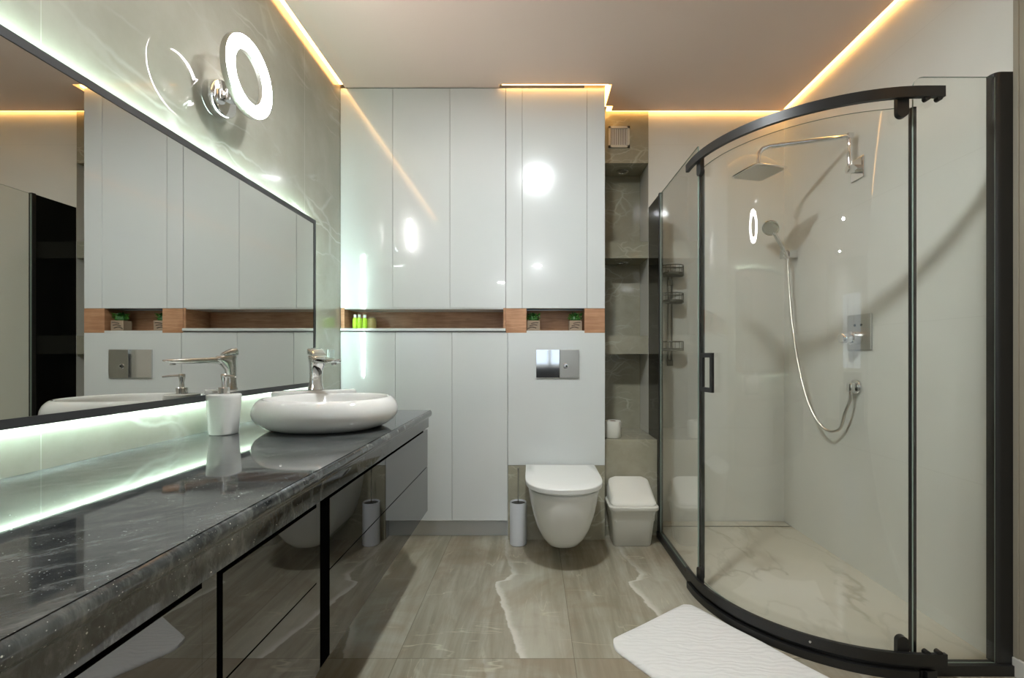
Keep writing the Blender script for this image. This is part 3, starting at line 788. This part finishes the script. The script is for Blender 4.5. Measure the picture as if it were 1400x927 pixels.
# handle: rectangular ring, outside the glass
hb = B(); hc = aat(191.5); hr = RD + .018
cx_, cy_ = ACX + hr * math.cos(hc), ACY + hr * math.sin(hc); T = Vector((-math.sin(hc), math.cos(hc), 0)); Nn = Vector((math.cos(hc), math.sin(hc), 0))
def hbox(b, s0, s1, z0, z1, dd=.006):
    q = [(Vector((cx_, cy_, 0)) + T * s + Nn * j * dd) for s, j in ((s0, -1), (s1, -1), (s1, 1), (s0, 1))]
    prism(b, [(v.x, v.y) for v in q], z0, z1)
hz0, hz1 = 1.06 - 50 / 318, 1.06 + 3.5 / 318; hw = .042
hbox(hb, -hw, -hw + .015, hz0, hz1); hbox(hb, hw - .015, hw, hz0, hz1)
hbox(hb, -hw + .015, hw - .015, hz0, hz0 + .020); hbox(hb, -hw + .015, hw - .015, hz1 - .020, hz1)
for z in (hz0 + .009, hz1 - .009):
    q = Vector((cx_, cy_, z)); tube(hb, [q - Nn * .014, q], .005, 10)
part('handle', hb, 'black', dr, root=t)
M['glass_edge'] = mat('glass_edge', (140, 156, 146), .15)
for g_ in bpy.data.objects:
    if g_.type == 'MESH' and g_.data.materials and g_.data.materials[0] == M['glass'] and len(g_.data.materials) == 1:
        g_.data.materials.append(M['glass_edge'])
        for p_ in g_.data.polygons:
            if p_.area < .015 and not (len(p_.vertices) > 4): p_.material_index = 1
# roller hangers: capsule plates under/over the rails
def hanger(ang, up):
    r = .556; cx_, cy_ = ACX + r * math.cos(ang), ACY + r * math.sin(ang)
    T = Vector((-math.sin(ang), math.cos(ang), 0)); Nn = Vector((math.cos(ang), math.sin(ang), 0)); w_ = .018
    z0, z1 = (1.850, 1.925) if not up else (.045, .128)
    prof = []
    if not up:
        prof = [(-w_, z1), (w_, z1)] + [(w_ * math.cos(-k * PI / 10), z0 + w_ + w_ * math.sin(-k * PI / 10)) for k in range(11)]
    else:
        prof = [(w_, z0), (-w_, z0)] + [(-w_ * math.cos(k * PI / 10), z1 - w_ + w_ * math.sin(k * PI / 10)) for k in range(11)]
    b = B(); rings = []
    for j in (-1, 1):
        rings.append([(cx_ + T.x * s + Nn.x * j * .009, cy_ + T.y * s + Nn.y * j * .009, z) for s, z in prof])
    loft(b, rings); part('roller_hanger', b, 'black', t, 30)
for a_ in (263.5, 186): hanger(aat(a_), False)
for a_ in (263.5, 186): hanger(aat(a_), True)
for x in (1.295, 1.335):
    for z in (1.905, .083): part('rail_bolt', lathe(B(), [(.009, -.004), (.009, .012)], (x, 1.512, z), 16, axis='Y'), 'black', t, True)
b = B(); a_ = aat(236); lathe(b, [(.004, -.001), (.0035, .002)], (ACX + .583 * math.cos(a_), ACY + .583 * math.sin(a_), .063), 12, axis='Y'); part('screw_cap', b, 'trim', t)

# ------------------------------------------------------------------ overhead shower
SYV, SZV = 2.26, 1.974
t = thing('overhead_shower', 'square chrome rain shower head on long angled arm at right wall', 'shower head', (XR, SYV, SZV))
part('wall_plate', bx(B(), (XR - .010, SYV - .045, SZV - .052), (XR - .0005, SYV + .045, SZV + .052), .003), 'chrome', t)
b = B(); lathe(b, [(.019, -.055), (.021, -.045), (.021, -.010)], (XR, SYV, SZV), 24, axis='X'); lathe(b, [(.014, -.0245), (.014, -.022), (.014, 0)], (XR - .034, SYV, SZV), 20, axis='X'); part('elbow', b, 'chrome', t, True)
ex = XR - .037
b = B(); tube(b, [(XR - .02, SYV, SZV - .004), (ex - .006, SYV, SZV - .004), (ex - .008, SYV, SZV + .002), (ex - .008, SYV, 2.128)], .0105, 16); part('riser', b, 'chrome', t, True)
b = B(); hx, hy = 1.170, 2.385
arm = [(ex - .004, SYV, 2.135), (ex - .02, SYV + .002, 2.136), (ex - .2, SYV + .065, 2.136), (hx + .05, hy - .018, 2.134), (hx + .02, hy - .006, 2.128), (hx + .004, hy, 2.110), (hx, hy, 2.085), (hx, hy, 2.035)]
tube(b, arm, .0115, 16); part('arm', b, 'chrome', t, True)
b = B(); bx(b, (ex - .022, SYV - .013, 2.122), (ex + .006, SYV + .013, 2.149), .002)
part('swivel', b, 'chrome', t)
rot = Matrix.Rotation(math.radians(14), 4, 'Z')
def rsq(w_, z, r=.03): return [tuple(Vector((hx, hy, 0)) + rot @ Vector((x, y, z))) for x, y, z in rrect(0, 0, w_, w_, r, z, 6)]
b = B(); loft(b, [rsq(.198, 2.003), rsq(.204, 2.006), rsq(.198, 2.010), rsq(.13, 2.018, .03), rsq(.055, 2.024, .02), rsq(.05, 2.036, .02)]); part('head', b, 'chrome', t, 40)
b = B(); loft(b, [rsq(.176, 2.0015, .02), rsq(.176, 2.0029, .02)]); part('nozzle_plate', b, 'satin', t)

# mixer
MYV, MZV = 2.248, 1.174
t = thing('shower_mixer', 'square chrome shower mixer plate with round projecting handle on right wall', 'shower mixer', (XR, MYV, MZV))
part('plate', bx(B(), (XR - .010, MYV - .08, MZV - .086), (XR - .0005, MYV + .08, MZV + .086), .002), 'satin', t)
part('handle', lathe(B(), [(.030, -.052), (.032, -.05), (.032, -.0105)], (XR, MYV, MZV - .03), 32, axis='X'), 'chrome', t, True)
part('handle_grip', lathe(B(), [(.021, -.098), (.024, -.094), (.024, -.0525)], (XR, MYV, MZV - .03), 32, axis='X'), 'chrome', t, True)
b = B(); bx(b, (XR - .093, MYV - .036, MZV - .036), (XR - .078, MYV - .0245, MZV - .024), .002)
part('lever', b, 'chrome', t)
for dy in (-.02, .025):
    part('indicator', lathe(B(), [(.006, -.0125), (.006, -.0102)], (XR, MYV + dy, MZV + .034), 16, axis='X'), 'drain', t)

# hose outlet
t = thing('hose_outlet', 'small chrome wall outlet for the shower hose below the mixer', 'wall outlet', (XR, 2.27, .905))
part('rosette', lathe(B(), [(.034, -.012), (.036, -.008), (.036, -.0005)], (XR, 2.27, .905), 28, axis='X'), 'chrome', t, True)
part('elbow', bx(B(), (XR - .045, 2.253, .880), (XR - .0125, 2.287, .925), .008, 3), 'chrome', t, True)

# hand shower with holder and hose
t = thing('shower_bracket', 'square chrome bracket holding the hand shower near the back corner', 'bracket', (XR, 2.80, 1.672))
part('mount', bx(B(), (XR - .055, 2.775, 1.650), (XR - .0005, 2.825, 1.694), .004), 'chrome', t)
part('cradle', bx(B(), (XR - .088, 2.776, 1.648), (XR - .0555, 2.824, 1.698), .006, 3), 'steel', t)
hs = thing('hand_shower', 'chrome hand shower with round head hanging on long metal hose', 'hand shower', (XR - .072, 2.755, 1.672))
h0 = Vector((XR - .072, 2.762, 1.640)); h1 = Vector((1.432, 2.735, 1.790)); 
b = B(); tube(b, smooth_path([h0, h0.lerp(h1, .35) + Vector((.004, 0, 0)), h0.lerp(h1, .8), h1], 5), .0115, 16); part('handle', b, 'chrome', hs, True)
hd = Vector((-.55, -.62, -.56)).normalized(); hcen = h1 + Vector((-.018, 0, .028))
b = B(); q = hd.to_track_quat('Z', 'Y').to_matrix().to_4x4()
lathe(b, [(.018, -.030), (.034, -.020), (.047, -.006), (.049, .004), (.046, .008)], (0, 0, 0), 36); bmesh.ops.transform(b, matrix=Matrix.Translation(hcen) @ q, verts=b.verts); hh = part('head', b, 'chrome', hs, True)
b = B(); lathe(b, [(.040, .0085), (.040, .010)], (0, 0, 0), 32); bmesh.ops.transform(b, matrix=Matrix.Translation(hcen) @ q, verts=b.verts); part('spray_face', b, 'satin', hh, root=hs)
b = B()
def PX(px, py, y): return ((px - 728) * y / 630, y, 1.06 - (py - 486) * y / 630)
hp = [tuple(h0 + Vector((0, 0, .004))), PX(1079, 395, 2.75), PX(1083, 440, 2.71), PX(1090, 490, 2.64), PX(1100, 535, 2.56), PX(1113, 568, 2.49), PX(1130, 588, 2.42), PX(1148, 586, 2.35), (1.553, 2.29, .775), (1.567, 2.27, .845), (XR - .033, 2.27, .880)]
tube(b, smooth_path(hp, 8), .0072, 10); part('hose', b, 'hose', hs, True)

# corner caddy
t = thing('shower_caddy', 'three tier dark wire caddy on the shower back wall behind glass', 'caddy', (.878, YB, 1.35))
cx_ = .872
for (z, h) in ((1.560, .058), (1.390, .055), (1.092, .055)):
    def dloop(hw, dp, z, n=20):
        pts = [(cx_ - hw, YB - .006, z), (cx_ - hw, YB - .04, z)]
        for k in range(n + 1):
            a = PI + PI * k / n; pts.append((cx_ + hw * math.cos(a), YB - .04 + (dp - .04) * math.sin(a), z))
        return pts + [(cx_ + hw, YB - .04, z), (cx_ + hw, YB - .006, z)]
    b = B()
    for zz in (z, z + h): tube(b, dloop(.072, .115, zz) + [(cx_ - .072, YB - .006, zz)], .0028, 8)
    for p in dloop(.072, .115, z, 8): tube(b, [p, (p[0], p[1], z + h)], .0016, 6)
    base = [(p[0], p[1]) for p in dloop(.070, .113, 0)]
    prism(b, base, z - .003, z + .014)
    part('basket', b, 'caddy', t, True)
b = B(); tube(b, [(cx_ - .012, YB - .008, 1.02), (cx_ - .012, YB - .008, 1.60)], .004, 8); tube(b, [(cx_ + .012, YB - .008, 1.02), (cx_ + .012, YB - .008, 1.60)], .004, 8)
part('back_rail', b, 'caddy', t, True)
for z in (1.012, 1.52): part('bracket', bx(B(), (cx_ - .018, YB - .016, z - .018), (cx_ + .018, YB - .0005, z + .018), .003), 'caddy', t)

# ------------------------------------------------------------------ bath mat
A0 = Vector((.655, 1.965, 0)); e1 = Vector((-.820, -.572, 0)).normalized(); e2 = Vector((.563, -.826, 0)).normalized()
e2 = (e2 - e1 * e2.dot(e1)).normalized()
Lw, Ll = .475, .70; b = B(); nu, nv = 40, 56; grid = []
random.seed(5)
for j in range(nv + 1):
    row = []
    for i in range(nu + 1):
        u, v = i / nu * Lw, j / nv * Ll
        # round the corners by pulling the outer points in
        r = .075; du = max(r - u, 0, u - (Lw - r)); dv = max(r - v, 0, v - (Ll - r))
        if du > 0 and dv > 0 and math.hypot(du, dv) > r:
            k = r / math.hypot(du, dv); su = 1 if u < Lw / 2 else -1; sv = 1 if v < Ll / 2 else -1
            u += su * du * (1 - k); v += sv * dv * (1 - k)
        p = A0 + e1 * u + e2 * v
        edge = min(u, v, Lw - u, Ll - v)
        z = .012 + .0025 * math.sin(u * 17 + v * 9) + .002 * math.sin(v * 23 - u * 6)
        z *= min(1, .35 + edge / .018)
        row.append(b.verts.new((p.x, p.y, z + .001)))
    grid.append(row)
for j in range(nv):
    for i in range(nu): b.faces.new((grid[j][i], grid[j][i + 1], grid[j + 1][i + 1], grid[j + 1][i]))
bound = [grid[0][i] for i in range(nu + 1)] + [grid[j][nu] for j in range(1, nv + 1)] + [grid[nv][i] for i in range(nu - 1, -1, -1)] + [grid[j][0] for j in range(nv - 1, 0, -1)]
low = [b.verts.new((v.co.x, v.co.y, .0008)) for v in bound]
for k in range(len(bound)):
    k2 = (k + 1) % len(bound); b.faces.new((bound[k], bound[k2], low[k2], low[k]))
b.faces.new(low)
mt = obj('bath_mat', b, 'terry', None, 60, origin=(.7, 1.6, 0)); tag(mt, 'white textured terry bath mat lying on the floor before the shower', 'bath mat')

# ------------------------------------------------------------------ ceiling downlights (seen in the reflections)
def downlight(x, y, r, label):
    t = thing('downlight', label, 'downlight', (x, y, H), 'ceiling downlights')
    b = B(); lathe(b, [(r + .002, -.0005), (r + .018, -.0005), (r + .016, -.006), (r + .003, -.006), (r + .002, -.0005)], (x, y, H), 40, False, False); part('bezel', b, 'trim', t, True)
    b = B(); lathe(b, [(r, -.004), (r, -.001)], (x, y, H), 36); part('lens', b, 'down', t)
    return t
dl = downlight(.04, 1.32, .070, 'round ceiling downlight over the middle of the bathroom floor')
dup(dl, (.09, -2.6, H), 'round ceiling downlight in the bedroom behind the doorway')
dup(dl, (-.66, -4.4, H), 'round ceiling downlight by the bedroom window')

t = thing('sofa', 'dark grey sofa under the bedroom window, reflected in the flush plate', 'sofa', (.3, -4.7, 0))
part('seat', bx(B(), (-.5, -5.0, .08), (1.1, -4.35, .42), .04), 'skirt_dark', t)
part('backrest', bx(B(), (-.5, -5.15, .08), (1.1, -5.01, .80), .04), 'skirt_dark', t)
for x in (-.66, 1.105): part('armrest', bx(B(), (x, -5.1, .06), (x + .15, -4.35, .58), .04), 'skirt_dark', t)
